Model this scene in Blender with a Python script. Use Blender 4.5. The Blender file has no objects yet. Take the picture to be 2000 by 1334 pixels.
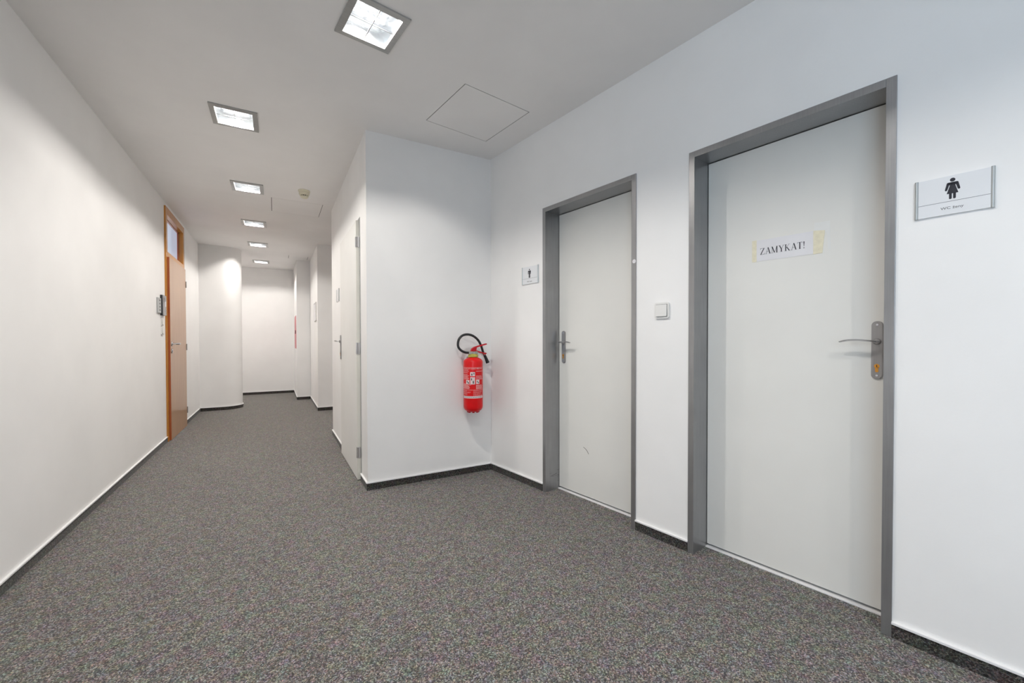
import bpy, bmesh, math, random
from mathutils import Vector, Matrix
from mathutils.geometry import tessellate_polygon

random.seed(7)
S = bpy.context.scene
COL = S.collection
PI = math.pi
R = math.radians

# ------------------------------------------------------------------ camera
CAM_H = 1.08
ZC = 2.606                                   # ceiling height
def make_camera():
    ro, pi_, yaw = 0.0018886, 0.0134303, -0.5172368
    rt = Vector((math.cos(ro), -math.sin(ro) * math.sin(pi_), -math.sin(ro) * math.cos(pi_)))
    up = Vector((math.sin(ro), math.cos(ro) * math.sin(pi_), math.cos(ro) * math.cos(pi_)))
    fw = Vector((0, math.cos(pi_), -math.sin(pi_)))
    M = Matrix((rt, up, -fw)).transposed()
    M = Matrix.Rotation(yaw, 3, 'Z') @ M
    cd = bpy.data.cameras.new('camera')
    cd.sensor_width = 36.0
    cd.lens = 811.53 * 36 / 2000
    cd.shift_y = 0.00563
    cd.clip_start = 0.02
    co = bpy.data.objects.new('camera', cd)
    M4 = M.to_4x4(); M4.translation = Vector((0, 0, CAM_H))
    co.matrix_world = M4
    COL.objects.link(co)
    S.camera = co
make_camera()

# ------------------------------------------------------------------ world, exposure
W = bpy.data.worlds.new('world'); S.world = W; W.use_nodes = True
bgn = W.node_tree.nodes['Background']
bgn.inputs[0].default_value = (0.66, 0.83, 1.0, 1)
bgn.inputs[1].default_value = 6.6
S.view_settings.view_transform = 'Standard'
S.view_settings.look = 'None'
S.view_settings.gamma = 1
S.view_settings.use_curve_mapping = False
S.view_settings.exposure = 0.17

LAMP_W = 19.5                                 # watts of a downlight, cut off by the rim of its own recess
LAMP_SPREAD = R(158)
LAMP_COL = (1.0, 0.93, 0.865)

def area_light(name, loc, rot, sx, sy, power, col, spread=PI, parent=None):
    d = bpy.data.lights.new(name, 'AREA')
    d.shape = 'RECTANGLE'; d.size = sx; d.size_y = sy
    d.energy = power; d.color = col; d.spread = spread
    o = bpy.data.objects.new(name, d); COL.objects.link(o)
    o.location = loc; o.rotation_euler = rot
    if parent: o.parent = parent
    return o

# ------------------------------------------------------------------ materials
def new_mat(name):
    m = bpy.data.materials.new(name); m.use_nodes = True
    nt = m.node_tree
    return m, nt, nt.nodes['Principled BSDF']

def tc(nt, scale=(1, 1, 1), kind='Object'):
    t = nt.nodes.new('ShaderNodeTexCoord'); mp = nt.nodes.new('ShaderNodeMapping')
    mp.inputs['Scale'].default_value = scale
    nt.links.new(t.outputs[kind], mp.inputs['Vector'])
    return mp.outputs[0]

def noise(nt, vec, scale, detail=3, rough=.55):
    n = nt.nodes.new('ShaderNodeTexNoise')
    n.inputs['Scale'].default_value = scale; n.inputs['Detail'].default_value = detail
    n.inputs['Roughness'].default_value = rough
    nt.links.new(vec, n.inputs['Vector'])
    return n

def ramp(nt, fac, stops):
    r = nt.nodes.new('ShaderNodeValToRGB'); e = r.color_ramp.elements
    while len(e) < len(stops): e.new(.5)
    for el, (p_, c) in zip(e, stops):
        el.position = p_; el.color = (c[0], c[1], c[2], 1)
    nt.links.new(fac, r.inputs[0])
    return r

def bump(nt, bsdf, h, strength, dist):
    b = nt.nodes.new('ShaderNodeBump')
    b.inputs['Strength'].default_value = strength; b.inputs['Distance'].default_value = dist
    nt.links.new(h, b.inputs['Height']); nt.links.new(b.outputs[0], bsdf.inputs['Normal'])

def plain(name, col, rough=.5, metal=0, var=.03, vs=8, bs=0, coat=0, bsc=60):
    m, nt, b = new_mat(name)
    v = tc(nt); n = noise(nt, v, vs)
    lo = [max(0, c * (1 - var)) for c in col]; hi = [min(1, c * (1 + var)) for c in col]
    r = ramp(nt, n.outputs[0], [(.3, lo), (.7, hi)])
    nt.links.new(r.outputs[0], b.inputs['Base Color'])
    b.inputs['Roughness'].default_value = rough; b.inputs['Metallic'].default_value = metal
    if coat: b.inputs['Coat Weight'].default_value = coat; b.inputs['Coat Roughness'].default_value = .08
    if bs:
        n2 = noise(nt, v, bsc, 4); bump(nt, b, n2.outputs[0], bs, .002)
    return m

def carpet_mat(name, k):
    m, nt, b = new_mat(name)
    v = tc(nt)
    vo = nt.nodes.new('ShaderNodeTexVoronoi'); vo.inputs['Scale'].default_value = 255
    nt.links.new(v, vo.inputs['Vector'])
    sp = nt.nodes.new('ShaderNodeSeparateColor'); nt.links.new(vo.outputs['Color'], sp.inputs[0])
    def c(r, g, bl): return (r * k, g * k, bl * k)
    r1 = ramp(nt, sp.outputs[0], [(0, c(.040, .037, .038)), (.30, c(.075, .070, .068)), (.55, c(.135, .127, .118)),
                                  (.80, c(.215, .205, .190)), (1, c(.36, .35, .325))])
    r2 = ramp(nt, sp.outputs[1], [(0, (1.25, .86, .84)), (.25, (.86, 1.04, 1.05)), (.5, (1.10, 1.0, .84)),
                                  (.75, (.92, .94, 1.12)), (1, (1.05, 1.04, .90))])
    mx = nt.nodes.new('ShaderNodeMix'); mx.data_type = 'RGBA'; mx.blend_type = 'MULTIPLY'
    mx.inputs[0].default_value = 1
    nt.links.new(r1.outputs[0], mx.inputs[6]); nt.links.new(r2.outputs[0], mx.inputs[7])
    # yarn tone drifting over a few centimetres
    n = noise(nt, v, 26, 4, .6)
    r3 = ramp(nt, n.outputs[1], [(.3, (.3, .3, .3)), (.7, (.7, .7, .7))])
    mx2 = nt.nodes.new('ShaderNodeMix'); mx2.data_type = 'RGBA'; mx2.blend_type = 'MULTIPLY'
    mx2.inputs[0].default_value = 1
    hs = nt.nodes.new('ShaderNodeVectorMath'); hs.operation = 'MULTIPLY_ADD'
    hs.inputs[1].default_value = (.8, .8, .8); hs.inputs[2].default_value = (.6, .6, .6)
    nt.links.new(n.outputs[1], hs.inputs[0])
    nt.links.new(mx.outputs[2], mx2.inputs[6]); nt.links.new(hs.outputs[0], mx2.inputs[7])
    nt.links.new(mx2.outputs[2], b.inputs['Base Color'])
    b.inputs['Roughness'].default_value = .95
    b.inputs['Specular IOR Level'].default_value = .15
    b.inputs['Sheen Weight'].default_value = .15
    bump(nt, b, vo.outputs['Distance'], .35, .002)
    return m

def wall_mat(name, col, bs=.12):
    m, nt, b = new_mat(name)
    v = tc(nt)
    n = noise(nt, v, 2.2, 3)
    r = ramp(nt, n.outputs[0], [(.3, [c * .975 for c in col]), (.7, [min(1, c * 1.02) for c in col])])
    nt.links.new(r.outputs[0], b.inputs['Base Color'])
    b.inputs['Roughness'].default_value = .6
    b.inputs['Specular IOR Level'].default_value = .35
    n2 = noise(nt, v, 55, 5, .6); bump(nt, b, n2.outputs[0], bs, .003)
    return m

def wood_mat(name, dark, lite, axis=2):
    m, nt, b = new_mat(name)
    sc = [14, 14, 14]; sc[axis] = .9
    v = tc(nt, sc)
    n = noise(nt, v, 3, 6, .6)
    r = ramp(nt, n.outputs[0], [(.25, dark), (.75, lite)])
    nt.links.new(r.outputs[0], b.inputs['Base Color'])
    b.inputs['Roughness'].default_value = .32
    b.inputs['Coat Weight'].default_value = .4; b.inputs['Coat Roughness'].default_value = .18
    bump(nt, b, n.outputs[0], .06, .001)
    return m

def brushed_mat(name, col, rough, axis=2, metal=.45):
    m, nt, b = new_mat(name)
    sc = [60, 60, 60]; sc[axis] = 1.5
    v = tc(nt, sc)
    n = noise(nt, v, 3, 4)
    v2 = tc(nt); n2 = noise(nt, v2, 5, 4)
    mx = nt.nodes.new('ShaderNodeMath'); mx.operation = 'ADD'
    nt.links.new(n.outputs[0], mx.inputs[0]); nt.links.new(n2.outputs[0], mx.inputs[1])
    h = nt.nodes.new('ShaderNodeMath'); h.operation = 'MULTIPLY'; h.inputs[1].default_value = .5
    nt.links.new(mx.outputs[0], h.inputs[0])
    r = ramp(nt, h.outputs[0], [(.35, [c * .88 for c in col]), (.65, [c * 1.08 for c in col])])
    nt.links.new(r.outputs[0], b.inputs['Base Color'])
    b.inputs['Roughness'].default_value = rough; b.inputs['Metallic'].default_value = metal
    return m

def glow_mat(name, lo, hi, strength, scale):
    m, nt, b = new_mat(name)
    v = tc(nt, (1, 1, 1))
    n = noise(nt, v, scale, 2, .5); n.inputs['Distortion'].default_value = 1.6
    r = ramp(nt, n.outputs[0], [(.40, lo), (.47, hi), (.56, hi), (.63, lo)])
    nt.links.new(r.outputs[0], b.inputs['Emission Color'])
    b.inputs['Emission Strength'].default_value = strength
    b.inputs['Base Color'].default_value = (.2, .2, .21, 1)
    b.inputs['Roughness'].default_value = .3
    return m

def pane_mat(name, alpha=.12):
    m, nt, b = new_mat(name)
    out = nt.nodes['Material Output']
    tr = nt.nodes.new('ShaderNodeBsdfTransparent'); gl = nt.nodes.new('ShaderNodeBsdfGlossy')
    gl.inputs['Roughness'].default_value = .05
    n = noise(nt, tc(nt), 3)
    r = ramp(nt, n.outputs[0], [(.3, (.95, .97, .98)), (.7, (.98, .99, 1))])
    nt.links.new(r.outputs[0], tr.inputs[0])
    mx = nt.nodes.new('ShaderNodeMixShader'); mx.inputs[0].default_value = alpha
    nt.links.new(tr.outputs[0], mx.inputs[1]); nt.links.new(gl.outputs[0], mx.inputs[2])
    nt.links.new(mx.outputs[0], out.inputs['Surface'])
    return m

M = dict(
    wall=wall_mat('white_wall_paint', (.90, .89, .88)),
    ceiling=wall_mat('white_ceiling_paint', (.90, .885, .875), .05),
    carpet=carpet_mat('flecked_carpet', 1.08),
    strip=carpet_mat('shade_dark_carpet_strip', .40),  # floor carpet darkened for less light on upright pile, and for a cut edge
    lip=plain('white_plastic', (.88, .87, .87), .35),
    leaf=wall_mat('painted_door_leaf', (.80, .79, .755), .02),
    closet_leaf=wall_mat('closet_door_paint', (.82, .81, .785), .02),
    edge=plain('cream_door_edge', (.74, .725, .66), .5),
    frame=brushed_mat('grey_enamel_steel', (.37, .37, .375), .33, 2, .8),
    steel=brushed_mat('satin_nickel', (.36, .345, .34), .30),
    chrome=plain('chrome', (.62, .62, .64), .14, 1, .02),
    brass=plain('brass', (.80, .36, .06), .3, .6, .1, 40),
    dark=plain('black_rubber', (.018, .018, .02), .5, 0, .2, 30),
    gap=plain('gap_shade_and_marks', (.03, .025, .02), .8),  # near black: painted shade in gaps, also the seals, scuffs and scratches
    thresh=plain('threshold_metal', (.72, .70, .70), .3, .3),
    wood=wood_mat('beech_veneer', (.40, .205, .090), (.51, .285, .140)),
    woodf=wood_mat('orange_varnished_wood', (.46, .175, .018), (.60, .26, .034)),
    woode=wood_mat('red_brown_wood_edge', (.36, .075, .015), (.46, .12, .03)),
    red=plain('red_enamel', (.76, .005, .008), .28, 0, .05, 20, coat=.35),
    redplastic=plain('red_plastic', (.52, .01, .02), .38, 0, .05),
    label=plain('label_print', (.86, .56, .56), .5),
    labelw=plain('label_white', (.85, .68, .68), .5),
    lyellow=plain('brass_neck', (.55, .48, .10), .35, .5, .15, 50),
    valve=plain('valve_grey', (.45, .45, .42), .35, .6),
    sign=plain('sign_insert', (.80, .81, .83), .4, 0, .01),
    alu=plain('aluminium', (.50, .52, .52), .35, .7, .03),
    ink=plain('black_ink', (.012, .012, .022), .5),
    inkg=plain('grey_ink', (.10, .10, .10), .6),
    paper=plain('white_paper', (.78, .77, .79), .7),
    tape=plain('masking_tape', (.80, .745, .57), .6, 0, .06, 60, .2),
    plastic=plain('switch_plastic', (.80, .79, .77), .3),
    grey=plain('grey_plastic', (.34, .33, .34), .4),
    lightgrey=plain('light_grey_plastic', (.48, .49, .49), .4),
    detector=plain('cream_plastic', (.74, .70, .55), .45),
    cabred=plain('red_cabinet_paint', (.60, .13, .16), .35),
    lampframe=brushed_mat('grey_lamp_frame', (.42, .42, .41), .35, 0),
    reflector=glow_mat('lamp_reflector', (.42, .46, .48), (1.0, .99, .97), .9, 14),
    lampside=plain('lamp_side_reflector', (.72, .74, .76), .22, 1, .03, 8, .9, 0, 22),
    tube=glow_mat('lamp_tube', (1, .99, .97), (1, .99, .97), 1.25, 3),
    wire=plain('lamp_grid_wire', (.10, .105, .11), .4),
    glass=pane_mat('clear_glass', .06),
    frost=None,
)
def frost():
    m, nt, b = new_mat('frosted_transom_glass')
    n = noise(nt, tc(nt), 1.3)
    r = ramp(nt, n.outputs[0], [(.3, (.33, .40, .54)), (.7, (.42, .47, .58))])
    nt.links.new(r.outputs[0], b.inputs['Emission Color'])
    b.inputs['Emission Strength'].default_value = .75          # daylit office behind the pane
    b.inputs['Base Color'].default_value = (.35, .38, .42, 1)
    b.inputs['Roughness'].default_value = .08
    return m
M['frost'] = frost()
for k_ in ('red', 'redplastic'): M[k_].node_tree.nodes['Principled BSDF'].inputs['Specular IOR Level'].default_value = .3
M['red'].node_tree.nodes['Principled BSDF'].inputs['Coat Weight'].default_value = .12

# ------------------------------------------------------------------ mesh helpers
class MB:
    def __init__(s): s.bm = bmesh.new()
    def box(s, x0, x1, y0, y1, z0, z1, bev=0):
        r = bmesh.ops.create_cube(s.bm, size=1)
        vs = r['verts']
        for v in vs:
            v.co = Vector((x0 + (v.co.x + .5) * (x1 - x0), y0 + (v.co.y + .5) * (y1 - y0), z0 + (v.co.z + .5) * (z1 - z0)))
        if bev:
            es = list({e for v in vs for e in v.link_edges})
            bmesh.ops.bevel(s.bm, geom=es, offset=bev, segments=2, profile=.7, affect='EDGES')
        return s
    def prism(s, pts, y0, y1):                # polygon in XZ extruded along Y
        a = [s.bm.verts.new((x, y0, z)) for x, z in pts]; b = [s.bm.verts.new((x, y1, z)) for x, z in pts]
        n = len(pts)
        s.bm.faces.new(a); s.bm.faces.new(b[::-1])
        for i in range(n): s.bm.faces.new((a[i], b[i], b[(i + 1) % n], a[(i + 1) % n]))
        return s
    def prism_z(s, pts, z0, z1):              # polygon in XY extruded along Z
        a = [s.bm.verts.new((x, y, z0)) for x, y in pts]; b = [s.bm.verts.new((x, y, z1)) for x, y in pts]
        n = len(pts)
        s.bm.faces.new(a); s.bm.faces.new(b[::-1])
        for i in range(n): s.bm.faces.new((a[i], b[i], b[(i + 1) % n], a[(i + 1) % n]))
        return s
    def lathe(s, prof, seg=40, mat=Matrix.Identity(4)):  # (r,z) list
        rings = []
        for r, z in prof:
            if r < 1e-6: rings.append([s.bm.verts.new(mat @ Vector((0, 0, z)))])
            else: rings.append([s.bm.verts.new(mat @ Vector((r * math.cos(2 * PI * i / seg), r * math.sin(2 * PI * i / seg), z))) for i in range(seg)])
        for A, B in zip(rings, rings[1:]):
            for i in range(seg):
                j = (i + 1) % seg
                if len(A) == 1 and len(B) == 1: continue
                if len(A) == 1: s.bm.faces.new((A[0], B[j], B[i]))
                elif len(B) == 1: s.bm.faces.new((A[i], A[j], B[0]))
                else: s.bm.faces.new((A[i], A[j], B[j], B[i]))
        if len(rings[0]) > 1: s.bm.faces.new(rings[0])
        if len(rings[-1]) > 1: s.bm.faces.new(rings[-1][::-1])
        return s
    def tube(s, pts, rad, seg=12, sub=6, flat=None):  # smooth tube through points; rad number or list; flat=(vec,factor)
        P = [Vector(p) for p in pts]; n = len(P)
        rr = rad if isinstance(rad, (list, tuple)) else [rad] * n
        Q = []; RR = []
        for i in range(n - 1):
            p0 = P[max(i - 1, 0)]; p1 = P[i]; p2 = P[i + 1]; p3 = P[min(i + 2, n - 1)]
            for k in range(sub):
                t = k / sub
                Q.append(.5 * ((2 * p1) + (-p0 + p2) * t + (2 * p0 - 5 * p1 + 4 * p2 - p3) * t * t + (-p0 + 3 * p1 - 3 * p2 + p3) * t ** 3))
                RR.append(rr[i] * (1 - t) + rr[i + 1] * t)
        Q.append(P[-1]); RR.append(rr[-1])
        up = Vector((0, 0, 1)); rings = []
        for i, q in enumerate(Q):
            d = (Q[min(i + 1, len(Q) - 1)] - Q[max(i - 1, 0)]).normalized()
            u = up if abs(d.dot(up)) < .95 else Vector((0, 1, 0))
            a = d.cross(u).normalized(); b = a.cross(d).normalized(); up = b
            ring = []
            for k in range(seg):
                th = 2 * PI * k / seg
                off = (a * math.cos(th) + b * math.sin(th)) * RR[i]
                if flat:
                    fv = Vector(flat[0]); off = off + fv * off.dot(fv) * (flat[1] - 1)
                ring.append(s.bm.verts.new(q + off))
            rings.append(ring)
        for A, B in zip(rings, rings[1:]):
            for k in range(seg): s.bm.faces.new((A[k], A[(k + 1) % seg], B[(k + 1) % seg], B[k]))
        s.bm.faces.new(rings[0][::-1]); s.bm.faces.new(rings[-1])
        return s
    def build(s, name, mat, parent=None, smooth=False, loc=None):
        bmesh.ops.recalc_face_normals(s.bm, faces=s.bm.faces)
        me = bpy.data.meshes.new(name); s.bm.to_mesh(me); s.bm.free()
        me.materials.append(mat)
        if smooth:
            me.polygons.foreach_set('use_smooth', [True] * len(me.polygons))
            me.set_sharp_from_angle(angle=R(38))
        o = bpy.data.objects.new(name, me); COL.objects.link(o)
        if parent: o.parent = parent
        if loc: o.location = loc
        return o

def round_rect(x0, x1, z0, z1, r, n=6):
    pts = []
    for cx, cz, a0 in ((x1 - r, z1 - r, 0), (x0 + r, z1 - r, 90), (x0 + r, z0 + r, 180), (x1 - r, z0 + r, 270)):
        for k in range(n + 1):
            a = R(a0 + 90 * k / n); pts.append((cx + r * math.cos(a), cz + r * math.sin(a)))
    return pts

def disc(cx, cz, rx, rz=None, n=28):
    rz = rz or rx
    return [(cx + rx * math.cos(2 * PI * k / n), cz + rz * math.sin(2 * PI * k / n)) for k in range(n)]

def text_part(name, body, size, x, z, y, mat, parent, xs=1.0, thick=.0003, align='CENTER', bold=0.0, wrap=None):
    cu = bpy.data.curves.new('tmp_text', 'FONT'); cu.body = body; cu.size = size
    cu.align_x = align; cu.align_y = 'CENTER'; cu.extrude = thick; cu.offset = bold
    cu.resolution_u = 3
    to = bpy.data.objects.new('tmp_text', cu); COL.objects.link(to)
    dg = bpy.context.evaluated_depsgraph_get()
    me = bpy.data.meshes.new_from_object(to.evaluated_get(dg))
    bpy.data.objects.remove(to); bpy.data.curves.remove(cu)
    me.name = name
    for v in me.vertices:
        px, pz, py = v.co.x * xs + x, v.co.y + z, y - v.co.z
        if wrap:                                # bend around a cylinder of that radius
            th = px / wrap; rr = wrap - py
            v.co = Vector((rr * math.sin(th), -rr * math.cos(th), pz))
        else:
            v.co = Vector((px, py, pz))
    me.materials.clear(); me.materials.append(mat)
    o = bpy.data.objects.new(name, me); COL.objects.link(o); o.parent = parent
    return o

def tag(o, label=None, cat=None, group=None, kind=None):
    if label: o['label'] = label
    if cat: o['category'] = cat
    if group: o['group'] = group
    if kind: o['kind'] = kind
    return o

def thing(name, loc, rotz, label, cat, group=None, kind=None):
    o = bpy.data.objects.new(name, None); COL.objects.link(o)
    o.location = loc; o.rotation_euler = (0, 0, rotz); o.empty_display_size = .1
    return tag(o, label, cat, group, kind)

# ------------------------------------------------------------------ plan of the place
# Wall frames: local +X runs to the viewer's right along the wall, +Y goes into the wall, Z is up.
XL = -1.033                                     # left wall
XR = .575                                       # closet wall / right side of the corridor
YB = 3.137                                      # alcove wall with the extinguisher
B = Vector((1.580, YB + .006))                  # inner corner of alcove wall and door wall
AD = R(8.28)
DX = Vector((math.sin(AD), -math.cos(AD)))      # along the door wall towards the camera
DN = Vector((math.cos(AD), math.sin(AD)))       # into the door wall
ROT_D = math.atan2(DX.y, DX.x)
def dpt(s_, off=0, z=0):
    v = B + DX * s_ + DN * off
    return (v.x, v.y, z)

def wall(name, loc, rotz, x0, x1, openings=(), t=.16, z1=ZC + .02, mat='wall', label=''):
    """openings: (xa, xb, za, zb) in the wall frame"""
    mb = MB(); xs = sorted([x0, x1] + [v for op in openings for v in op[:2]])
    for a, b in zip(xs, xs[1:]):
        if b - a < 1e-6: continue
        op = [q for q in openings if q[0] <= a + 1e-6 and q[1] >= b - 1e-6]
        if op:
            if op[0][2] > 0: mb.box(a, b, 0, t, 0, op[0][2])
            mb.box(a, b, 0, t, op[0][3], z1)
        else: mb.box(a, b, 0, t, 0, z1)
    w = mb.build(name, M[mat]); w.location = loc; w.rotation_euler = (0, 0, rotz)
    return tag(w, label, 'wall', kind='structure')

def baseboard(name, loc, rotz, runs, label):
    o = thing(name, loc, rotz, label, 'baseboard', kind='structure')
    for a, b in runs:
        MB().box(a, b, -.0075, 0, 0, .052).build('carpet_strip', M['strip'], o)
        MB().box(a - .0004, b + .0004, -.0120, 0, .0505, .0590, .0015).build('top_lip', M['lip'], o)
    return o

YBACK = -2.9
# left wall with the opening of the wooden door
LROT = R(90)
LD0, LD1 = 5.75, 6.79                           # outer edges of the wooden door's frame
wall('wall_left', (XL, 0, 0), LROT, YBACK - .2, 8.32, [(-2.5, -.7, .9, 2.45), (LD0 + .015, LD1 - .015, 0, 2.545)], label='long white wall on the left side of the corridor')
baseboard('baseboard_left', (XL, 0, 0), LROT, [(YBACK, LD0), (LD1, 8.02 - .0)], 'dark carpet baseboard with a white lip along the left wall')
# door wall on the right (two grey framed doors)
D1A, D1B, D2A, D2B = .660, 1.448, 1.764, 2.548
wall('wall_right', (B.x, B.y, 0), ROT_D, -.2, 6.4, [(D1A + .02, D1B - .02, 0, 2.015), (D2A + .02, D2B - .02, 0, 2.015)], t=.22,
     label='white wall on the right with two grey framed doors')
baseboard('baseboard_right', (B.x, B.y, 0), ROT_D, [(.0, D1A), (D1B, D2A), (D2B, 6.3)], 'dark speckled carpet baseboard along the wall with the two grey framed doors')
# alcove wall with the extinguisher
wall('wall_front', (0, YB, 0), 0, XR, 1.63, t=.12, label='white alcove wall behind the fire extinguisher')
baseboard('baseboard_front', (0, YB, 0), 0, [(XR - .0075, 1.58)], 'dark carpet baseboard under the fire extinguisher wall')
# closet wall: seen from the corridor, right is -y
CROT = R(-90)
CD0, CD1 = -4.313, -3.40                        # leaf of the closet door in the wall frame (x = -y)
wall('wall_centre', (XR, 0, 0), CROT, -5.25, -YB - .001, [(CD0 + .012, CD1 - .0, 0, 2.012)], t=.12, label='short white wall holding the closet door')
baseboard('baseboard_centre', (XR, 0, 0), CROT, [(-5.25, CD0), (CD1 + .02, -YB + .0075)], 'dark carpet baseboard beside the white closet door')
# branch corridor behind the closet block
wall('wall_branch_near', (0, 5.25, 0), PI, -2.7, -XR - .12, t=.12, label='hidden white wall on the near side of the branch corridor')
wall('wall_branch_far', (0, 7.165, 0), 0, XR, 2.7, t=.16, label='white wall facing the camera beyond the closet block, at the branch corridor')
baseboard('baseboard_branch', (0, 7.165, 0), 0, [(XR - .0075, 2.7)], 'dark carpet baseboard at the foot of the wall beyond the closet block')
wall('wall_branch_end', (2.7, 0, 0), CROT, -7.4, -5.0, t=.16, label='end wall of the branch corridor')
# right side beyond the branch: pier, niche
wall('wall_pier', (XR, 0, 0), CROT, -8.72, -7.165 - .16, t=.12, label='white wall with a framed sheet, right side of the far corridor')
wall('wall_niche', (0, 8.735, 0), 0, .347, 1.2, t=.12, label='narrow white wall facing the camera at the far end on the right')
wall('wall_far_right', (.347, 0, 0), CROT, -10.2, -8.735 - .001, t=.12, label='white side wall holding the red cabinet at the far end')
wall('wall_far', (0, 10.05, 0), 0, -2.9, .347 + .12, t=.16, label='white end wall of the corridor')
baseboard('baseboard_pier', (XR, 0, 0), CROT, [(-8.72, -7.165 + .0075)], 'dark carpet baseboard below the framed sheet at the far right')
baseboard('baseboard_niche', (0, 8.735, 0), 0, [(.347 - .0075, XR)], 'dark carpet baseboard of the narrow wall at the far right')
baseboard('baseboard_far_right', (.347, 0, 0), CROT, [(-10.05, -8.735 + .0075)], 'dark carpet baseboard below the red cabinet')
baseboard('baseboard_far', (0, 10.05, 0), 0, [(-2.7, .347)], 'dark carpet baseboard along the corridor end wall')
wall('wall_far_left', (-2.7, 0, 0), LROT, 8.3, 10.2, t=.16, label='hidden left end of the far corridor')

# rounded partition end on the left
def rounded(t_off, z0, z1):
    r = .25 + t_off; cx, cy = -.735, 8.27
    pts = [(XL - .02, cy - r)]
    for k in range(25):
        a = R(-90 + 180 * k / 24); pts.append((cx + r * math.cos(a), cy + r * math.sin(a)))
    pts.append((XL - .02, cy + r))
    return MB().prism_z(pts, z0, z1)
wr = rounded(0, 0, ZC + .02).build('wall_column', M['wall'], smooth=True)
tag(wr, 'white rounded partition end jutting out beyond the wooden door', 'wall', kind='structure')
wall('wall_column_back', (0, 8.37, 0), 0, -2.75, XL - .01, t=.15, label='hidden back of the rounded partition')
bo = thing('baseboard_column', (0, 0, 0), 0, 'dark carpet baseboard curving round the white partition end', 'baseboard', kind='structure')
def ring_strip(t0, t1, z0, z1):
    mb = MB(); cx, cy = -.735, 8.27
    def prof(r): return [Vector((XL, cy - r, 0))] + [Vector((cx + r * math.cos(R(-90 + 150 * k / 20)), cy + r * math.sin(R(-90 + 150 * k / 20)), 0)) for k in range(21)]
    A, Bp = prof(.25 + t0), prof(.25 + t1)
    vs = [[mb.bm.verts.new((p.x, p.y, z)) for p in P] for P, z in ((A, z0), (A, z1), (Bp, z1), (Bp, z0))]
    for i in range(len(A) - 1):
        for a, b in ((0, 1), (1, 2), (2, 3), (3, 0)):
            mb.bm.faces.new((vs[a][i], vs[b][i], vs[b][i + 1], vs[a][i + 1]))
    mb.bm.faces.new([v[0] for v in vs]); mb.bm.faces.new([v[-1] for v in vs])
    return mb
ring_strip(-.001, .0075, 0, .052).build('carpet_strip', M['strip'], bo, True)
ring_strip(-.001, .0120, .0505, .0590).build('top_lip', M['lip'], bo, True)

# back of the hall (behind the camera) with a window
wall('wall_back', (0, YBACK, 0), PI, -2.62, -XL + .1, t=.16, label='back wall behind the camera')

# floor
fl = MB().box(-3, 3.2, YBACK - .2, 10.4, -.05, 0).build('floor', M['carpet'])
tag(fl, 'grey carpet flecked with pale, red and blue loops', 'floor', kind='structure')

# ------------------------------------------------------------------ ceiling with holes for lights and hatches
LIGHTS = [((.4165, 2.0855), AD), ((-.228, 3.402), 0), ((-.228, 4.862), 0), ((-.228, 6.295), 0), ((-.226, 7.62), 0), ((-.226, 9.20), 0)]
EXTRA = [((.40, .78), AD), ((.80, -.75), AD), ((.60, -2.1), 0), ((1.6, 6.2), 0), ((-1.6, 9.2), 0)]  # last one is an added, unseen light that brightens the end wall
HATCH = [((1.197, 2.579), AD, .50, .515), ((.222, 5.343), 0, .50, .53), ((.367, 8.46), 0, .31, .30)]
LX, LY = .27, .292
def rrect(c, rot, w, h):
    M2 = Matrix.Rotation(rot, 2)
    return [Vector(c) + M2 @ Vector(p) for p in ((-w / 2, -h / 2), (w / 2, -h / 2), (w / 2, h / 2), (-w / 2, h / 2))]
def build_ceiling():
    bm = bmesh.new()
    loops = [[(-3, YBACK - .2), (3.2, YBACK - .2), (3.2, 10.4), (-3, 10.4)]]
    for c, r in LIGHTS + EXTRA: loops.append([tuple(p) for p in rrect(c, r, LX - .03, LY - .03)])
    for c, r, w, h in HATCH: loops.append([tuple(p) for p in rrect(c, r, w, h)])
    flat = [p for l in loops for p in l]
    vs = [bm.verts.new((p[0], p[1], ZC)) for p in flat]
    for t in tessellate_polygon([[Vector((p[0], p[1], 0)) for p in l] for l in loops]):
        try: bm.faces.new([vs[i] for i in t])
        except ValueError: pass
    i = 4
    for l in loops[1:]:                          # sides of the holes
        n = len(l); top = [bm.verts.new((p[0], p[1], ZC + .02)) for p in l]
        for k in range(n):
            bm.faces.new((vs[i + k], vs[i + (k + 1) % n], top[(k + 1) % n], top[k]))
        i += n
    q = [bm.verts.new((x, y, ZC + .16)) for x, y in loops[0]]
    bm.faces.new(q)
    for k in range(4): bm.faces.new((vs[k], vs[(k + 1) % 4], q[(k + 1) % 4], q[k]))
    bmesh.ops.recalc_face_normals(bm, faces=bm.faces)
    me = bpy.data.meshes.new('ceiling'); bm.to_mesh(me); bm.free(); me.materials.append(M['ceiling'])
    o = bpy.data.objects.new('ceiling', me); COL.objects.link(o)
    tag(o, 'flat white ceiling with square recessed lights', 'ceiling', kind='structure')
build_ceiling()

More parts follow.
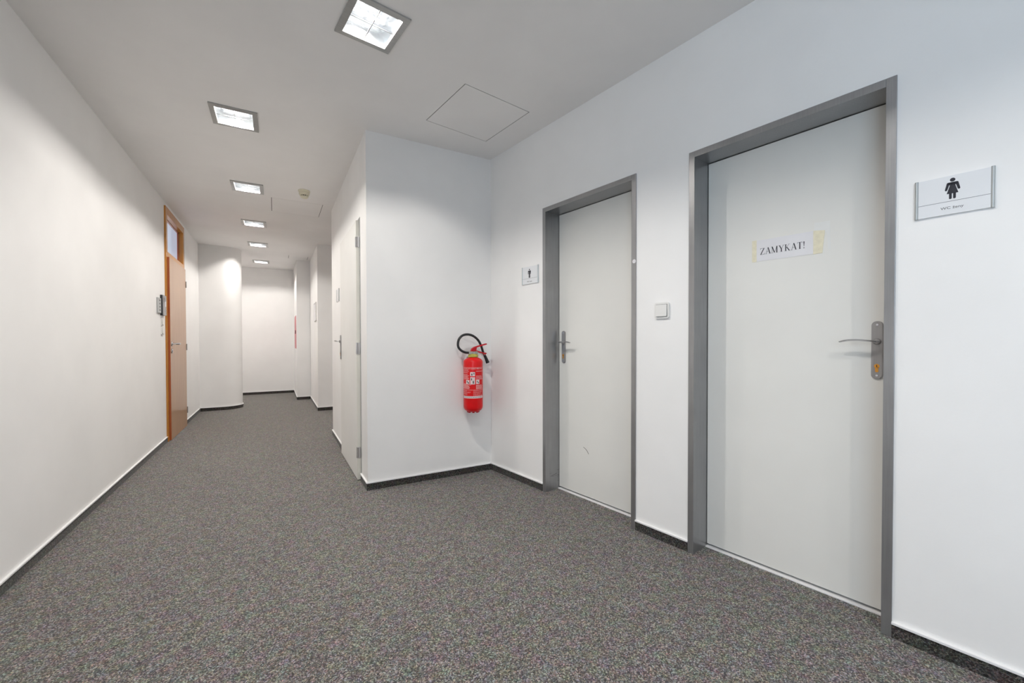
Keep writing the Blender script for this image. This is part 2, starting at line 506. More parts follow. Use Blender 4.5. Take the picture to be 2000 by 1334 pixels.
# ------------------------------------------------------------------ recessed ceiling lights
def ceiling_light(c, rot, label):
    o = thing('ceiling_light', (c[0], c[1], ZC), rot, label, 'ceiling light', 'square recessed ceiling lights')
    w, h = LX / 2, LY / 2; b = .030
    fb = MB()
    outer = [(-w, -h), (w, -h), (w, h), (-w, h)]; inner = [(-w + b, -h + b), (w - b, -h + b), (w - b, h - b), (-w + b, h - b)]
    V = {}
    for nm, pts, z in (('ot', outer, .001), ('ob', outer, -.007), ('ib', inner, -.009), ('it', inner, .012)):
        V[nm] = [fb.bm.verts.new((x, y, z)) for x, y in pts]
    for a, d in (('ot', 'ob'), ('ob', 'ib'), ('ib', 'it'), ('it', 'ot')):
        for k in range(4): fb.bm.faces.new((V[a][k], V[a][(k + 1) % 4], V[d][(k + 1) % 4], V[d][k]))
    fb.build('frame', M['lampframe'], o)
    # housing: sloping side reflectors and a bright back
    rb = MB(); wi, hi = w - b, h - b; d = .075
    lo = [rb.bm.verts.new((x, y, .012)) for x, y in inner]
    up = [rb.bm.verts.new((x * .82, y * .82, .012 + d)) for x, y in inner]
    for k in range(4): rb.bm.faces.new((lo[k], lo[(k + 1) % 4], up[(k + 1) % 4], up[k]))
    rb.build('side_reflector', M['lampside'], o)
    bb = MB().box(-wi * .82, wi * .82, -hi * .82, hi * .82, .012 + d, .02 + d)
    bb.build('back_reflector', M['reflector'], o)
    for yy in (-.047, .047):
        t = MB().tube([(-.078, yy, .070), (.078, yy, .070)], .0085, 10, 2)
        t.build('fluorescent_tube', M['tube'], o, True)
    g = MB().box(-wi, wi, -hi, hi, .002, .0035)
    gp = g.build('glass_pane', M['glass'], o)
    wb = MB().box(-wi, wi, -.0016, .0016, -.0012, .002)
    wb.build('grid_wire', M['wire'], gp)
    MB().box(-.0016, .0016, -hi, hi, -.0012, .002).build('grid_wire', M['wire'], gp)
    return o
names = ['square recessed ceiling light nearest the camera, cut by the top edge of the photo',
         'square recessed ceiling light second nearest, set before the alcove corner on the left',
         'recessed ceiling light third nearest, just left of the smoke detector',
         'recessed ceiling light fourth from the camera, beyond the smoke detector',
         'recessed ceiling light fifth from the camera, last but one in the row',
         'small farthest recessed ceiling light, close to the corridor end wall',
         'recessed ceiling light above the right hand door, out of view', 'recessed ceiling light behind the camera beside the door wall',
         'recessed ceiling light behind the camera near the window', 'recessed ceiling light in the branch corridor', 'added unseen ceiling light behind the rounded partition, brightening the end wall']
for (c, rot), lb in zip(LIGHTS + EXTRA, names):
    o = ceiling_light(c, rot, lb)
    area_light('lamp_light', (0, 0, .054), (0, 0, 0), .05, .05, LAMP_W * (.80 if c[0] < 0 else .78 if c[1] < 1.5 else .5 if c[0] > 1.5 else 1), LAMP_COL, LAMP_SPREAD, o)

# access hatches
hl = ['large square access hatch in the ceiling before the alcove corner', 'access hatch in the ceiling next to the smoke detector',
      'small access hatch in the ceiling near the corridor end']
for (c, rot, w, h), lb in zip(HATCH, hl):
    o = thing('access_hatch', (c[0], c[1], ZC), rot, lb, 'hatch', 'ceiling access hatches')
    g = .005
    MB().box(-w / 2 + g, w / 2 - g, -h / 2 + g, h / 2 - g, 0, .003).build('panel', M['ceiling'], o)
    MB().box(-w / 2, w / 2, -h / 2, h / 2, .003, .018).build('frame', M['gap'], o)  # black plate over the panel, paints the shade in the groove round it

# smoke detector
o = thing('smoke_detector', (.263, 4.70, ZC), 0, 'round cream smoke detector on the ceiling beside the third light', 'smoke detector')
MB().lathe([(.055, 0), (.056, -.010), (.050, -.016)], 40).build('base', M['detector'], o, True)
MB().lathe([(.047, -.015), (.049, -.034), (.042, -.046)], 40).build('body', M['detector'], o, True)
MB().lathe([(.030, -.046), (.031, -.058), (.0, -.058)], 32).build('inner_chamber', M['gap'], o, True)
MB().lathe([(.038, -.056), (.038, -.062), (.028, -.072), (0, -.074)], 40).build('cap', M['detector'], o, True)
sl = MB()
for k in range(12):
    a = 2 * PI * k / 12; m4 = Matrix.Rotation(a, 4, 'Z')
    r = bmesh.ops.create_cube(sl.bm, size=1)
    for v in r['verts']: v.co = m4 @ Vector((.036 + v.co.x * .005, v.co.y * .006, -.051 + v.co.z * .012))
sl.build('vent_rib', M['detector'], o)

# ------------------------------------------------------------------ lever handle with long plate
def lever_handle(parent, x, zc, z0, z1, y, dirn, pw=.036, keyz=None, name='door_handle'):
    """plate on plane y facing -y; lever runs along dirn*x"""
    pl = MB().prism(round_rect(x - pw / 2, x + pw / 2, z0, z1, pw / 2 * .92), y - .008, y)
    h = pl.build(name, M['steel'], parent)
    bm = bmesh.new(); bm.from_mesh(h.data)
    es = [e for e in bm.edges if all(abs(v.co.y - (y - .008)) < 1e-5 for v in e.verts)]
    bmesh.ops.bevel(bm, geom=es, offset=.0025, segments=2, affect='EDGES'); bm.to_mesh(h.data); bm.free()
    tag(h, 'satin metal back plate')
    m = Matrix.Translation((x, y - .008, zc)) @ Matrix.Rotation(R(90), 4, 'X')
    MB().lathe([(.0125, 0), (.0125, .007), (.009, .010)], 24, m).build('collar', M['steel'], h, True)
    d = dirn
    pts = [(x, y - .010, zc), (x, y - .040, zc), (x + d * .004, y - .052, zc + .001), (x + d * .018, y - .057, zc + .003), (x + d * .050, y - .058, zc + .006),
           (x + d * .083, y - .056, zc + .005), (x + d * .109, y - .050, zc - .001)]
    MB().tube(pts, [.008, .008, .0085, .009, .0095, .0095, .007], 14, 6, ((0, 0, 1), .45)).build('lever', M['chrome'], h, True)
    if keyz:
        kb = MB().prism(disc(x, keyz + .006, .0085), y - .0095, y - .007)
        kb.prism(round_rect(x - .005, x + .005, keyz - .018, keyz + .004, .004), y - .0095, y - .007)
        k = kb.build('lock_cylinder', M['brass'], h)
        MB().box(x - .001, x + .001, y - .0102, y - .009, keyz + .002, keyz + .011).build('key_slot', M['gap'], h)
    for zz in (z1 - .014, z0 + .014):
        mm = Matrix.Translation((x, y - .0078, zz)) @ Matrix.Rotation(R(90), 4, 'X')
        MB().lathe([(.0042, 0), (.0040, .0012), (.0018, .0012), (.0018, .0004)], 16, mm).build('screw', M['chrome'], h, True)
    return h

# ------------------------------------------------------------------ the two grey framed doors
def frame_profile(parent, xa, xb, ztop, depth, proud=.006, face=.030):
    f = []
    # left jamb, right jamb, head: face flange plus reveal lining and door stop
    for nm, (x0, x1, z0, z1) in dict(l=(xa, xa + face, 0, ztop), r=(xb - face, xb, 0, ztop)).items():
        mb = MB().box(x0, x1, -proud, .004, z0, z1, .0015)
        xi = xa + face if nm == 'l' else xb - face
        a, b = (xi - .010, xi) if nm == 'l' else (xi, xi + .010)
        mb.box(a, b, .002, depth + .045, 0, z1 - face)
        f.append(mb.build('jamb', M['frame'], parent))
    mb = MB().box(xa + face, xb - face, -proud, .004, ztop - face, ztop, .0015)
    mb.box(xa + face - .01, xb - face + .01, .002, depth + .045, ztop - face, ztop - face + .010)
    f.append(mb.build('head', M['frame'], parent))
    return f

def toilet_door(name, xa, xb, label, hinge, hx, h_lo, h_hi, kz, depth=.130):
    o = thing(name, (B.x, B.y, 0), ROT_D, label, 'door', kind='structure')
    fs = frame_profile(o, xa, xb, 2.033, depth)
    i0, i1, zt = xa + .030, xb - .030, 2.003
    g = .0025
    leaf = MB().box(i0 + g, i1 - g, depth, depth + .040, .018, zt - .003, .001).build('leaf', M['leaf'], o)
    tag(leaf, 'smooth cream white door leaf')
    # rubber seal and stop behind the leaf
    MB().box(i0, i1, depth + .040, depth + .046, 0, zt).build('door_stop', M['gap'], o)
    MB().box(i0, i1, depth - .012, depth + .035, 0, .006, .001).build('threshold', M['lip'], o)
    lever_handle(leaf, hx, kz, h_lo, h_hi, depth, 1 if hinge == 'r' else -1, keyz=.975)
    # three hinges on the hinge side
    return o, leaf, fs
dA, leafA, fsA = toilet_door('door_1', D1A, D1B, 'cream door in a grey steel frame beside the mens toilet sign', 'r', .740, .925, 1.157, 1.073)
dB, leafB, fsB = toilet_door('door_2', D2A, D2B, 'cream door in a grey steel frame with a taped paper notice', 'l', 2.4755, .930, 1.158, 1.078)
# wear on the first door: a curved scuff on the leaf, scratches low on the jamb
sc = MB().prism([(.928, .352), (.946, .345), (.962, .333), (.978, .312), (.974, .312), (.959, .331), (.943, .343), (.928, .349)], .1296, .131)
sc.build('scuff_mark', M['gap'], leafA)
sc = MB()
xj = D1A + .030
for z, y0, y1, dz, th in ((.105, .045, .105, .012, .0022), (.100, .060, .128, .003, .0012), (.139, .110, .128, 0, .0012), (.060, .112, .128, 0, .0012), (.086, .108, .128, .012, .001), (.126, .035, .060, .0, .0008)):
    v = [(y0, z), (y1, z + dz), (y1, z + dz - th), (y0, z - th)]
    a = [sc.bm.verts.new((xj + .0004, y, q)) for y, q in v]; sc.bm.faces.new(a)
sc.build('scratch', M['gap'], fsA[0])
# round paper dot on the right jamb of the first door
dot = MB().prism(disc(0, 0, .0115), -.0005, .0).build('sticker', M['paper'])
dot.location = dpt(1.437, -.0062, 1.537); dot.rotation_euler = (0, 0, ROT_D)
tag(dot, 'small round white sticker on the right jamb of the grey door frame', 'sticker')

# ------------------------------------------------------------------ signs
def sign_base(name, s0, s1, z0, z1, label, frame_loc, rot, strip=.009, line_z=None, group='aluminium edged door signs'):
    """frame_loc: location of wall frame origin"""
    o = thing(name, frame_loc, rot, label, 'sign', group)
    MB().box(s0 + strip, s1 - strip, -.0065, 0, z0, z1, .0006).build('insert', M['sign'], o)
    for a in (s0, s1 - strip):
        pr = []
        for k in range(9):
            t = k / 8; pr.append((a + strip * t, -.0065 - .0035 * math.sin(PI * t)))
        pr += [(a + strip, 0), (a, 0)]
        MB().prism_z(pr, z0 - .001, z1 + .001).build('side_strip', M['alu'], o, True)
    return o

def pictogram_woman(parent, cx, z0, hgt, y):
    u = hgt
    mb = MB()
    def P(pts): mb.prism([(cx + a * u, z0 + b * u) for a, b in pts], y - .0004, y)
    P(disc(0, .910, .092, .090, 24))
    P([(-.07, .80), (.07, .80), (.10, .62), (.195, .26), (-.195, .26), (-.10, .62)])
    P([(-.15, .80), (.15, .80), (.15, .67), (-.15, .67)])
    P(disc(-.15, .735, .050, .065, 16)); P(disc(.15, .735, .050, .065, 16))
    P([(-.195, .76), (-.105, .70), (-.175, .44), (-.255, .48)]); P([(.195, .76), (.105, .70), (.175, .44), (.255, .48)])
    P(disc(-.215, .46, .042, .045, 16)); P(disc(.215, .46, .042, .045, 16))
    P(round_rect(-.115, -.022, .0, .30, .04)); P(round_rect(.022, .115, .0, .30, .04))
    return mb.build('pictogram', M['ink'], parent)

def pictogram_man(parent, cx, z0, hgt, y):
    u = hgt
    mb = MB()
    def P(pts): mb.prism([(cx + a * u, z0 + b * u) for a, b in pts], y - .0004, y)
    P(disc(0, .92, .085, .085, 24))
    P(round_rect(-.25, .25, .66, .80, .06))
    P(round_rect(-.25, -.16, .42, .78, .04)); P(round_rect(.16, .25, .42, .78, .04))
    P([(-.12, .70), (.12, .70), (.12, .38), (-.12, .38)])
    P(round_rect(-.12, -.012, .0, .45, .04)); P(round_rect(.012, .12, .0, .45, .04))
    return mb.build('pictogram', M['ink'], parent)

DL = (B.x, B.y, 0)
s = sign_base('door_sign', .428, .614, 1.511, 1.640, 'mens toilet sign with a black male figure, left of the first grey framed door', DL, ROT_D)
pictogram_man(s, .516, 1.556, .066, -.0065)
MB().box(.437, .605, -.0069, -.0065, 1.5510, 1.5520).build('rule_line', M['inkg'], s)
text_part('lettering', 'WC muži', .0115, .516, 1.528, -.0066, M['inkg'], s, 1.25)
s = sign_base('door_sign', 2.597, 2.781, 1.503, 1.631, 'womens toilet sign with a black female figure, right of the second grey framed door', DL, ROT_D)
pictogram_woman(s, 2.688, 1.553, .069, -.0065)
MB().box(2.606, 2.772, -.0069, -.0065, 1.5455, 1.5464).build('rule_line', M['ink'], s)
text_part('lettering', 'WC ženy', .0120, 2.687, 1.5245, -.0066, M['inkg'], s, 1.15)
s = sign_base('door_sign', -4.77, -4.59, 1.505, 1.632, 'white sign edged in aluminium on the wall beyond the closet door', (XR, 0, 0), CROT)

# ------------------------------------------------------------------ taped paper notice
o = thing('paper_notice', dpt(0, .1299), ROT_D, 'white paper notice reading ZAMYKAT! taped to the second grey framed door', 'notice')
MB().prism([(2.029, 1.4595), (2.262, 1.459), (2.262, 1.558), (2.029, 1.559)], -.0009, 0).build('paper', M['paper'], o)
MB().prism([(2.011, 1.459), (2.031, 1.458), (2.031, 1.561), (2.011, 1.561)], -.0012, 0).build('tape', M['tape'], o)
MB().prism([(2.259, 1.457), (2.292, 1.458), (2.301, 1.553), (2.259, 1.559)], -.0012, 0).build('tape', M['tape'], o)
clr = plain('clear_tape', (.81, .81, .79), .3)
MB().prism([(2.262, 1.552), (2.306, 1.545), (2.312, 1.470), (2.322, 1.470), (2.318, 1.590), (2.262, 1.592)], -.0004, 0).build('clear_tape', clr, o)
# serif capitals built stroke by stroke
def serif_text(parent, x, z, H_, y, mat):
    mb = MB(); cur = [x]
    tk, tn, sf = .135, .045, .028
    def q(pts): mb.prism([(cur[0] + a * H_, z + b * H_) for a, b in pts], y - .0003, y)
    def st(x0, y0, x1, y1, w): q([(x0 - w / 2, y0), (x0 + w / 2, y0), (x1 + w / 2, y1), (x1 - w / 2, y1)])
    def srf(cx, yy, w=.26, up=True): q([(cx - w / 2, yy), (cx + w / 2, yy), (cx + w / 2, yy + (sf if up else -sf)), (cx - w / 2, yy + (sf if up else -sf))])
    def Z():
        st(.11, .03, .58, .97, tk); q([(.05, .955), (.66, .955), (.66, 1), (.05, 1)]); q([(.05, .80), (.08, .80), (.11, 1), (.05, 1)])
        q([(.03, 0), (.66, 0), (.66, .045), (.03, .045)]); q([(.61, 0), (.66, 0), (.69, .22), (.66, .22)]); return .76
    def A():
        st(.10, .0, .37, .98, tn); st(.66, 0, .38, 1, tk); q([(.20, .34), (.56, .34), (.56, .38), (.20, .38)])
        srf(.10, 0, .24); srf(.66, 0, .28); return .80
    def M_():
        st(.14, 0, .14, 1, tn); st(.14, 1, .46, .05, tk); st(.46, .03, .80, 1, tn); st(.80, 0, .80, 1, tk)
        srf(.14, 0, .24); srf(.12, 1, .2, False); srf(.80, 0, .30); srf(.82, 1, .24, False); return 1.0
    def Y():
        st(.40, 0, .40, .48, tk); st(.38, .46, .13, 1, tk); st(.42, .46, .68, 1, tn); srf(.40, 0, .30); srf(.13, 1, .28, False); srf(.68, 1, .22, False); return .80
    def K():
        st(.17, 0, .17, 1, tk); st(.22, .45, .60, 1, tn); st(.66, 0, .33, .56, tk); srf(.17, 0, .30); srf(.17, 1, .30, False); srf(.62, 1, .26, False); srf(.68, 0, .28); return .84
    def T():
        st(.34, 0, .34, 1, tk); q([(.03, .955), (.65, .955), (.65, 1), (.03, 1)]); q([(.03, .80), (.05, .80), (.08, 1), (.03, 1)]); q([(.63, .80), (.65, .80), (.65, 1), (.60, 1)]); srf(.34, 0, .28); return .72
    def X():
        q([(.11, .28), (.15, .28), (.20, 1), (.06, 1)]); q(disc(.13, .07, .07, .07, 12)); return .3
    for f in (Z, A, M_, Y, K, A, T, X):
        w = f(); cur[0] += w * H_ * 1.02
    return mb.build('lettering', mat, parent)
serif_text(o, 2.046, 1.4895, .0258 * 1.22 * .95, -.0009, M['ink'])

# ------------------------------------------------------------------ light switch between the doors
def light_switch(loc, rot, x0, z0, w, label, group=None, proud=.016):
    o = thing('light_switch', loc, rot, label, 'light switch', group)
    MB().prism(round_rect(x0, x0 + w, z0, z0 + w, .012), -.009, 0).build('frame', M['plastic'], o)
    MB().box(x0 + .010, x0 + w - .010, -.0095, -.008, z0 + .010, z0 + w - .010).build('recess', M['gap'], o)  # dark plate, shade painted into the gap round the rocker
    rk = MB().prism(round_rect(x0 + .0115, x0 + w - .0115, z0 + .0115, z0 + w - .0115, .003), -proud, -.008).build('rocker', M['plastic'], o)
    bm = bmesh.new(); bm.from_mesh(rk.data)
    for v in bm.verts:
        if v.co.y < -proud + .001 and v.co.z > z0 + w / 2: v.co.y += .004
    bm.to_mesh(rk.data); bm.free()
    return o
light_switch(DL, ROT_D, 1.571, 1.203, .086, 'square white light switch on the wall between the two grey framed doors')

# ------------------------------------------------------------------ fire extinguisher
EX, EY = 1.374, 3.046
o = thing('fire_extinguisher', (EX, EY, 0), 0, 'red fire extinguisher with a black hose hung on the alcove wall', 'fire extinguisher')
rb = .0775
MB().lathe([(.0, .523), (.040, .524), (.055, .528), (.067, .537), (.0745, .550), (rb, .566), (rb, .918), (rb - .0015, .927), (rb - .006, .935), (rb - .015, .942), (.050, .950), (.034, .956), (.022, .959)], 56).build('cylinder', M['red'], o, True)
ft = MB()
for k in range(8):
    a = 2 * PI * (k + .5) / 8; m4 = Matrix.Rotation(a, 4, 'Z')
    r = bmesh.ops.create_cube(ft.bm, size=1)
    for v in r['verts']: v.co = m4 @ Vector((.044 + v.co.x * .012, v.co.y * .018, .522 + v.co.z * .010))
ft.lathe([(.046, .523), (.052, .527), (.050, .531), (.044, .529)], 40)
ft.build('foot_ring', M['redplastic'], o, False)
MB().lathe([(.030, .955), (.041, .958), (.042, .970), (.037, .977), (.030, .983)], 32).build('neck_collar', M['lyellow'], o, True)
MB().box(-.040, .036, -.018, .018, .980, 1.003, .005).build('valve_body', M['valve'], o)
m = Matrix.Translation((-.002, -.018, .990)) @ Matrix.Rotation(R(90), 4, 'X')
MB().lathe([(.012, 0), (.012, .006), (.010, .009)], 24, m).build('pressure_gauge', M['chrome'], o, True)
# carrying handle (lower) and squeeze lever (upper), both rising to the right
def strap(pts, w, th):
    mb = MB(); n = len(pts); A = []
    for i, (x, z) in enumerate(pts):
        d = Vector((pts[min(i + 1, n - 1)][0] - pts[max(i - 1, 0)][0], pts[min(i + 1, n - 1)][1] - pts[max(i - 1, 0)][1])).normalized()
        nx, nz = -d.y * th / 2, d.x * th / 2
        A.append([mb.bm.verts.new((x + nx, -w / 2, z + nz)), mb.bm.verts.new((x + nx, w / 2, z + nz)), mb.bm.verts.new((x - nx, w / 2, z - nz)), mb.bm.verts.new((x - nx, -w / 2, z - nz))])
    for P_, Q_ in zip(A, A[1:]):
        for k in range(4): mb.bm.faces.new((P_[k], P_[(k + 1) % 4], Q_[(k + 1) % 4], Q_[k]))
    mb.bm.faces.new(A[0]); mb.bm.faces.new(A[-1][::-1])
    return mb
strap([(-.014, 1.004), (-.008, 1.022), (.010, 1.034), (.045, 1.044), (.085, 1.054), (.117, 1.062)], .024, .010).build('squeeze_lever', M['redplastic'], o, True)
strap([(-.016, 1.002), (.004, 1.008), (.030, 1.006), (.062, .994), (.090, .988), (.106, .980), (.114, .988)], .022, .009).build('carry_handle', M['redplastic'], o, True)
MB().prism([(-.020, 1.000), (.030, 1.000), (.024, 1.008), (.030, 1.036), (.012, 1.036), (-.008, 1.026), (-.019, 1.012)], -.010, .010).build('lever_pivot', M['redplastic'], o)
MB().tube([(.018, -.024, 1.004), (.018, .022, 1.006)], .0022, 8, 2).build('safety_pin', M['chrome'], o, True)
def ex(u, v): return ((u - 905) * .00446 + 1.300 - EX, .949 - (v - 700) * .00419)
path = [(914, 689.5), (907, 689), (899.5, 685.5), (894, 679), (893.3, 671), (896, 663), (902.5, 656.8), (911, 654.8), (920, 656.2), (928, 660.5), (934.5, 667), (939.5, 676), (943, 686), (945.5, 693)]
pts = [(ex(u, v)[0], .024 * i / 13, ex(u, v)[1]) for i, (u, v) in enumerate(path)]
MB().tube(pts, .0095, 14, 6).build('hose', M['dark'], o, True)
p0, p1, p2 = ex(945, 691), ex(949, 699), ex(953.5, 710)
noz = MB().tube([(p0[0], .024, p0[1]), (p1[0], .024, p1[1]), (p2[0], .024, p2[1])], [.010, .0115, .0155], 16, 4).build('nozzle', M['dark'], o, True)
c0, c1 = ex(945.3, 692), ex(946.6, 694.6)
MB().tube([(c0[0], .024, c0[1]), (c1[0], .024, c1[1])], .0112, 16, 2).build('nozzle_ring', M['chrome'], o, True)
MB().box(-.020, .020, .066, .090, .80, .96, .002).build('wall_bracket', M['grey'], o)
# printed label, bent round the cylinder
def patch(mb, x0, x1, z0, z1, r=rb + .0004):
    n = max(2, int(abs(x1 - x0) / .008) + 1); a = []
    for i in range(n + 1):
        th = (x0 + (x1 - x0) * i / n) / rb
        a.append([mb.bm.verts.new((r * math.sin(th), -r * math.cos(th), z)) for z in (z0, z1)])
    for P_, Q_ in zip(a, a[1:]): mb.bm.faces.new((P_[0], Q_[0], Q_[1], P_[1]))
lb = MB(); rnd = random.Random(3); cx = -.036        # label centre sits a little left of front
def lz(v): return .949 - (v - 700) * .00419
hw = .098
patch(lb, cx - hw, cx + hw, lz(717.2), lz(716.8))
def lines(x0, x1, v0, v1, n, ragged=.25, th=.0030):
    for i in range(n):
        z = lz(v0 + (v1 - v0) * i / max(1, n - 1)); e = x1 - (x1 - x0) * ragged * rnd.random(); xx = x0
        while xx < e:
            w = rnd.uniform(.006, .02); patch(lb, cx + xx, cx + min(e, xx + w), z - th / 2, z + th / 2); xx += w + .0025
lines(-hw, -.032, 722, 727, 3); lines(-hw, -.028, 730.5, 739, 6, .3)
lines(.026, hw, 724, 724, 2, 0, .003); lines(.026, hw, 733, 739, 4, .4)
lines(-hw, -.012, 748, 756.5, 7, .3); lines(.026, hw, 750, 757, 6, .3)
lines(-hw, hw, 758.7, 759.3, 2, 0, .0012)
lines(-hw, -.004, 761, 768, 5, .5, .0016); lines(.004, hw, 761, 770, 6, .4, .0016)
tag(lb.build('label_print', M['label'], o), kind='stuff')
lp = MB()
patch(lp, cx - hw, cx + hw, lz(774.8), lz(770.6))
for x0, x1, v0, v1 in ((-.020, .018, 725.5, 733), (-.020, .018, 735, 748.5), (-.058, -.026, 740.5, 748), (.026, .056, 740, 748)):
    pp = MB(); patch(pp, cx + x0, cx + x1, lz(v1), lz(v0)); pp.build('pictogram_panel', M['labelw'], o)
lp.build('label_band', M['labelw'], o)
lf = MB()
for x0, x1, v0, v1 in ((-.012, -.002, 728, 732), (.006, .013, 727, 730), (-.014, -.006, 737, 741), (.000, .009, 742, 747), (-.050, -.042, 742, 745), (-.040, -.031, 744, 747.5), (.033, .040, 742, 745), (.044, .051, 744, 747),
                       (-.090, -.082, 771.8, 773.6)): patch(lf, cx + x0, cx + x1, lz(v1), lz(v0), rb + .0008)
xx = -.07
while xx < .08:
    w = rnd.uniform(.004, .010); patch(lf, cx + xx, cx + xx + w, lz(773.3), lz(772.1), rb + .0008); xx += w + .003
tag(lf.build('label_drawing', M['inkg'], o), kind='stuff')
text_part('lettering', 'PRÁŠKOVÝ HASICÍ PŘÍSTROJ', .0125, cx, lz(719.3), -.0006, M['labelw'], o, 1.08, .0001, wrap=rb)

# ------------------------------------------------------------------ closet door
o = thing('door_3', (XR, 0, 0), CROT, 'flush white closet door with visible hinges on the wall past the alcove', 'door', kind='structure')
leaf = MB().box(CD0, CD1 - .012, -.028, .012, .006, 2.022, .001).build('leaf', M['closet_leaf'], o)
MB().box(CD1 - .0119, CD1 - .0005, -.0275, .010, .006, 2.0215).build('leaf_edge', M['edge'], leaf)
fr = MB().box(CD1 + .000, CD1 + .020, -.003, .06, 0, 2.045); fr.box(CD0 - .020, CD0, -.003, .06, 0, 2.045); fr.box(CD0, CD1, -.003, .06, 2.024, 2.045)
fr.build('frame', M['lampframe'], o)
MB().box(CD0 + .012, CD1, .06, .07, 0, 2.03).build('door_stop', M['gap'], o)
lever_handle(leaf, CD0 + .030, 1.086, .915, 1.147, -.028, 1, keyz=.965)
for z0, z1 in ((1.815, 1.895), (.985, 1.075), (.175, .26)):
    hb = MB().box(CD1 - .013, CD1 + .003, -.032, -.004, z0, z1, .0015)
    h = hb.build('hinge', M['chrome'], o)
    MB().tube([(CD1 + .005, -.022, z0 + .002), (CD1 + .005, -.022, z1 - .002)], .0055, 12, 2).build('hinge_pin', M['steel'], h, True)

# ------------------------------------------------------------------ wooden door with transom
o = thing('door_4', (XL, 0, 0), LROT, 'orange varnished wooden door with a glazed transom in the left wall', 'door', kind='structure')
P = .015; ZF = 2.556
fy0, fy1 = LD0, LD1; fw = .072
fl_ = MB().box(fy0, fy0 + fw, -P, .12, 0, ZF, .002).build('jamb', M['woodf'], o)
fr_ = MB().box(fy1 - fw, fy1, -P, .12, 0, ZF, .002).build('jamb', M['woodf'], o)
tp = MB().box(fy0 + fw, fy1 - fw, -P, .12, ZF - .080, ZF, .002).build('head', M['woodf'], o)
br = MB().box(fy0 + fw, fy1 - fw, -P, .12, 2.00, 2.072, .002).build('transom_bar', M['woodf'], o)
MB().box(fy0 + fw, fy1 - fw, .045, .053, 2.06, ZF - .07).build('transom_pane', M['frost'], o)
bd = MB()
for q in ((fy0 + fw, fy0 + fw + .012, 2.072, ZF - .08), (fy1 - fw - .012, fy1 - fw, 2.072, ZF - .08), (fy0 + fw, fy1 - fw, 2.072, 2.084), (fy0 + fw, fy1 - fw, ZF - .092, ZF - .08)):
    bd.box(q[0], q[1], .030, .045, q[2], q[3])
bd.build('glazing_bead', M['woode'], o)
LY0, LY1 = 5.797, 6.722
leaf = MB().box(LY0, LY1, -.034, .008, .008, 2.012, .0015).build('leaf', M['wood'], o)
MB().box(LY0 - .0012, LY0 + .0002, -.0335, .005, .008, 2.011).build('leaf_edge', M['woode'], leaf)
# round rosette lever set
m = Matrix.Translation((LY0 + .052, -.034, 1.063)) @ Matrix.Rotation(R(90), 4, 'X')
hs = MB().lathe([(.026, 0), (.026, .006), (.023, .009), (.010, .009), (.010, .012)], 32, m).build('door_handle', M['chrome'], leaf, True)
x = LY0 + .052
MB().tube([(x, -.044, 1.063), (x, -.075, 1.063), (x + .006, -.088, 1.063), (x + .02, -.094, 1.063), (x + .045, -.094, 1.063), (x + .075, -.092, 1.063)], [.0095, .0095, .010, .011, .012, .013], 14, 6).build('lever', M['chrome'], hs, True)
m = Matrix.Translation((LY0 + .052, -.034, .985)) @ Matrix.Rotation(R(90), 4, 'X')
kr = MB().lathe([(.026, 0), (.026, .006), (.023, .009)], 32, m).build('key_rosette', M['chrome'], leaf, True)
MB().box(x - .004, x + .004, -.0445, -.0425, .972, .994).build('keyhole', M['gap'], leaf)
for z in (.21, 1.02, 1.82):
    MB().tube([(LY1 + .006, -.036, z - .04), (LY1 + .006, -.036, z + .04)], .007, 12, 2).build('hinge', M['steel'], o, True)

# ------------------------------------------------------------------ intercom, plate and switches beside the wooden door
LW = (XL, 0, 0)
o = thing('intercom', LW, LROT, 'grey wall intercom with a dark side beside the wooden door', 'intercom')
MB().box(5.525, 5.672, -.020, 0, 1.362, 1.572, .003).build('back_box', M['dark'], o)
MB().prism(round_rect(5.527, 5.670, 1.364, 1.570, .006), -.026, -.018).build('front_cover', M['grey'], o)
MB().box(5.620, 5.655, -.0268, -.025, 1.455, 1.510, .0004).build('name_window', M['paper'], o)
for k in range(2):
    MB().prism(disc(5.637, 1.43 - .03 * k, .008, .008, 20), -.029, -.025).build('button', M['lightgrey'], o)
gs = MB()
for k in range(6): gs.box(5.545, 5.600, -.0266, -.0255, 1.50 + .008 * k, 1.503 + .008 * k)
gs.build('speaker_grille', M['dark'], o)
o = thing('notice_plate', LW, LROT, 'light grey wall plate with dark rows just left of the intercom', 'wall plate')
MB().box(5.375, 5.512, -.012, 0, 1.380, 1.532, .001).build('plate', M['lightgrey'], o)
for k in range(4):
    MB().box(5.440, 5.475, -.0126, -.0115, 1.400 + .033 * k, 1.417 + .033 * k).build('row', M['inkg'], o)
MB().box(5.375, 5.385, -.0128, -.0115, 1.380, 1.532).build('edge_strip', M['alu'], o)
light_switch(LW, LROT, 5.545, 1.252, .086, 'upper of the two white switches under the intercom', 'switches under the intercom')
light_switch(LW, LROT, 5.545, 1.158, .086, 'lower of the two white switches under the intercom', 'switches under the intercom')

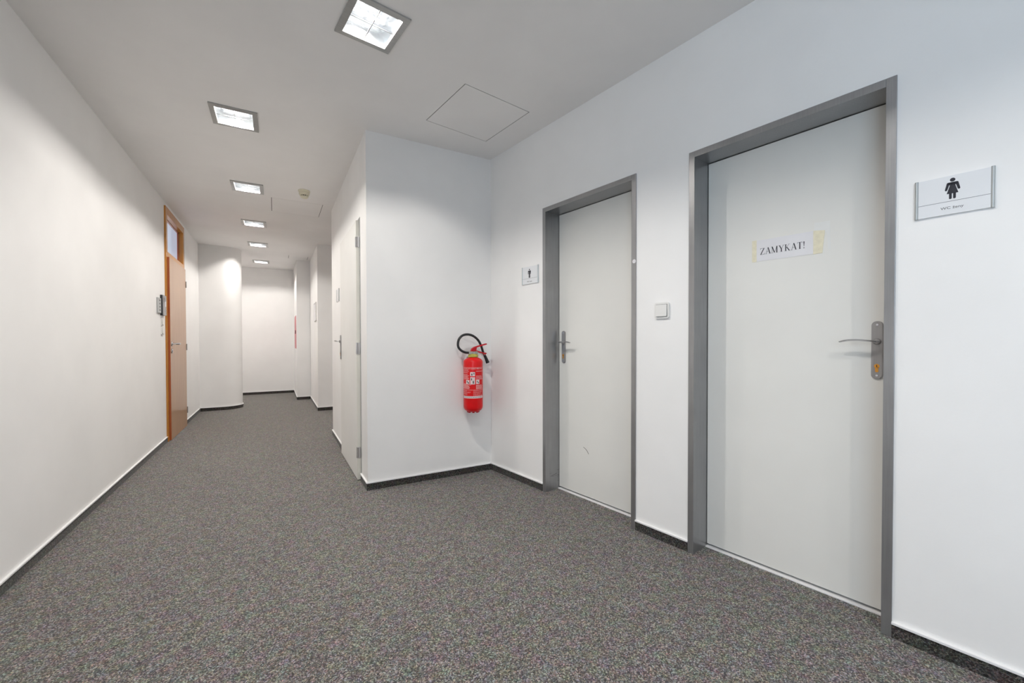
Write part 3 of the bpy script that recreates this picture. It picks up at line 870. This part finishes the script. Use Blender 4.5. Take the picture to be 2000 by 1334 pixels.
# ------------------------------------------------------------------ far end: framed sheet and red cabinet
pale = plain('pale_frame', (.66, .66, .64), .4)
o = thing('framed_sheet', (XR, 0, 0), CROT, 'pale framed sheet on the right wall near the corridor end', 'picture frame')
y0, y1, z0, z1 = -7.74, -7.36, 1.425, 1.725
MB().box(y0 + .012, y1 - .012, -.008, 0, z0 + .012, z1 - .012).build('sheet', M['paper'], o)
for q in ((y0, y1, z0, z0 + .012), (y0, y1, z1 - .012, z1), (y0, y0 + .012, z0 + .012, z1 - .012), (y1 - .012, y1, z0 + .012, z1 - .012)):
    MB().box(q[0], q[1], -.012, 0, q[2], q[3], .001).build('frame_bar', pale, o)
o = thing('hydrant_cabinet', (.347, 0, 0), CROT, 'red wall cabinet on the side wall at the far end of the corridor', 'cabinet')
MB().box(-9.60, -9.00, -.004, 0, .955, 1.595, .002).build('frame', M['cabred'], o)
dr = MB().box(-9.585, -9.015, -.007, -.004, .975, 1.575, .002).build('door', M['cabred'], o)
MB().box(-9.09, -9.045, -.018, -.007, 1.24, 1.31, .002).build('latch', M['dark'], dr)

# ------------------------------------------------------------------ windows behind the camera and in the branch corridor
def window(name, loc, rot, x0, x1, z0, z1, label, n):
    o = thing(name, loc, rot, label, 'window', kind='structure')
    b = .05
    for q in ((x0, x1, z0, z0 + b), (x0, x1, z1 - b, z1), (x0, x0 + b, z0 + b, z1 - b), (x1 - b, x1, z0 + b, z1 - b)):
        MB().box(q[0], q[1], .04, .10, q[2], q[3]).build('frame', M['lip'], o)
    w = (x1 - x0) / n
    for k in range(1, n): MB().box(x0 + w * k - .03, x0 + w * k + .03, .04, .10, z0 + b, z1 - b).build('mullion', M['lip'], o)
    for k in range(n): MB().box(x0 + w * k + .04, x0 + w * (k + 1) - .04, .068, .072, z0 + .04, z1 - .04).build('pane', M['glass'], o)
window('window_1', (XL, 0, 0), LROT, -2.5, -.7, .9, 2.45, 'wide window in the left wall behind the camera', 2)
for nm, loc, rot, sx, sy in (('window_portal', (XL - .17, -1.6, 1.675), (R(90), 0, R(-90)), 1.8, 1.55),):
    l = area_light(nm, loc, rot, sx, sy, 1, (1, 1, 1)); l.data.cycles.is_portal = True
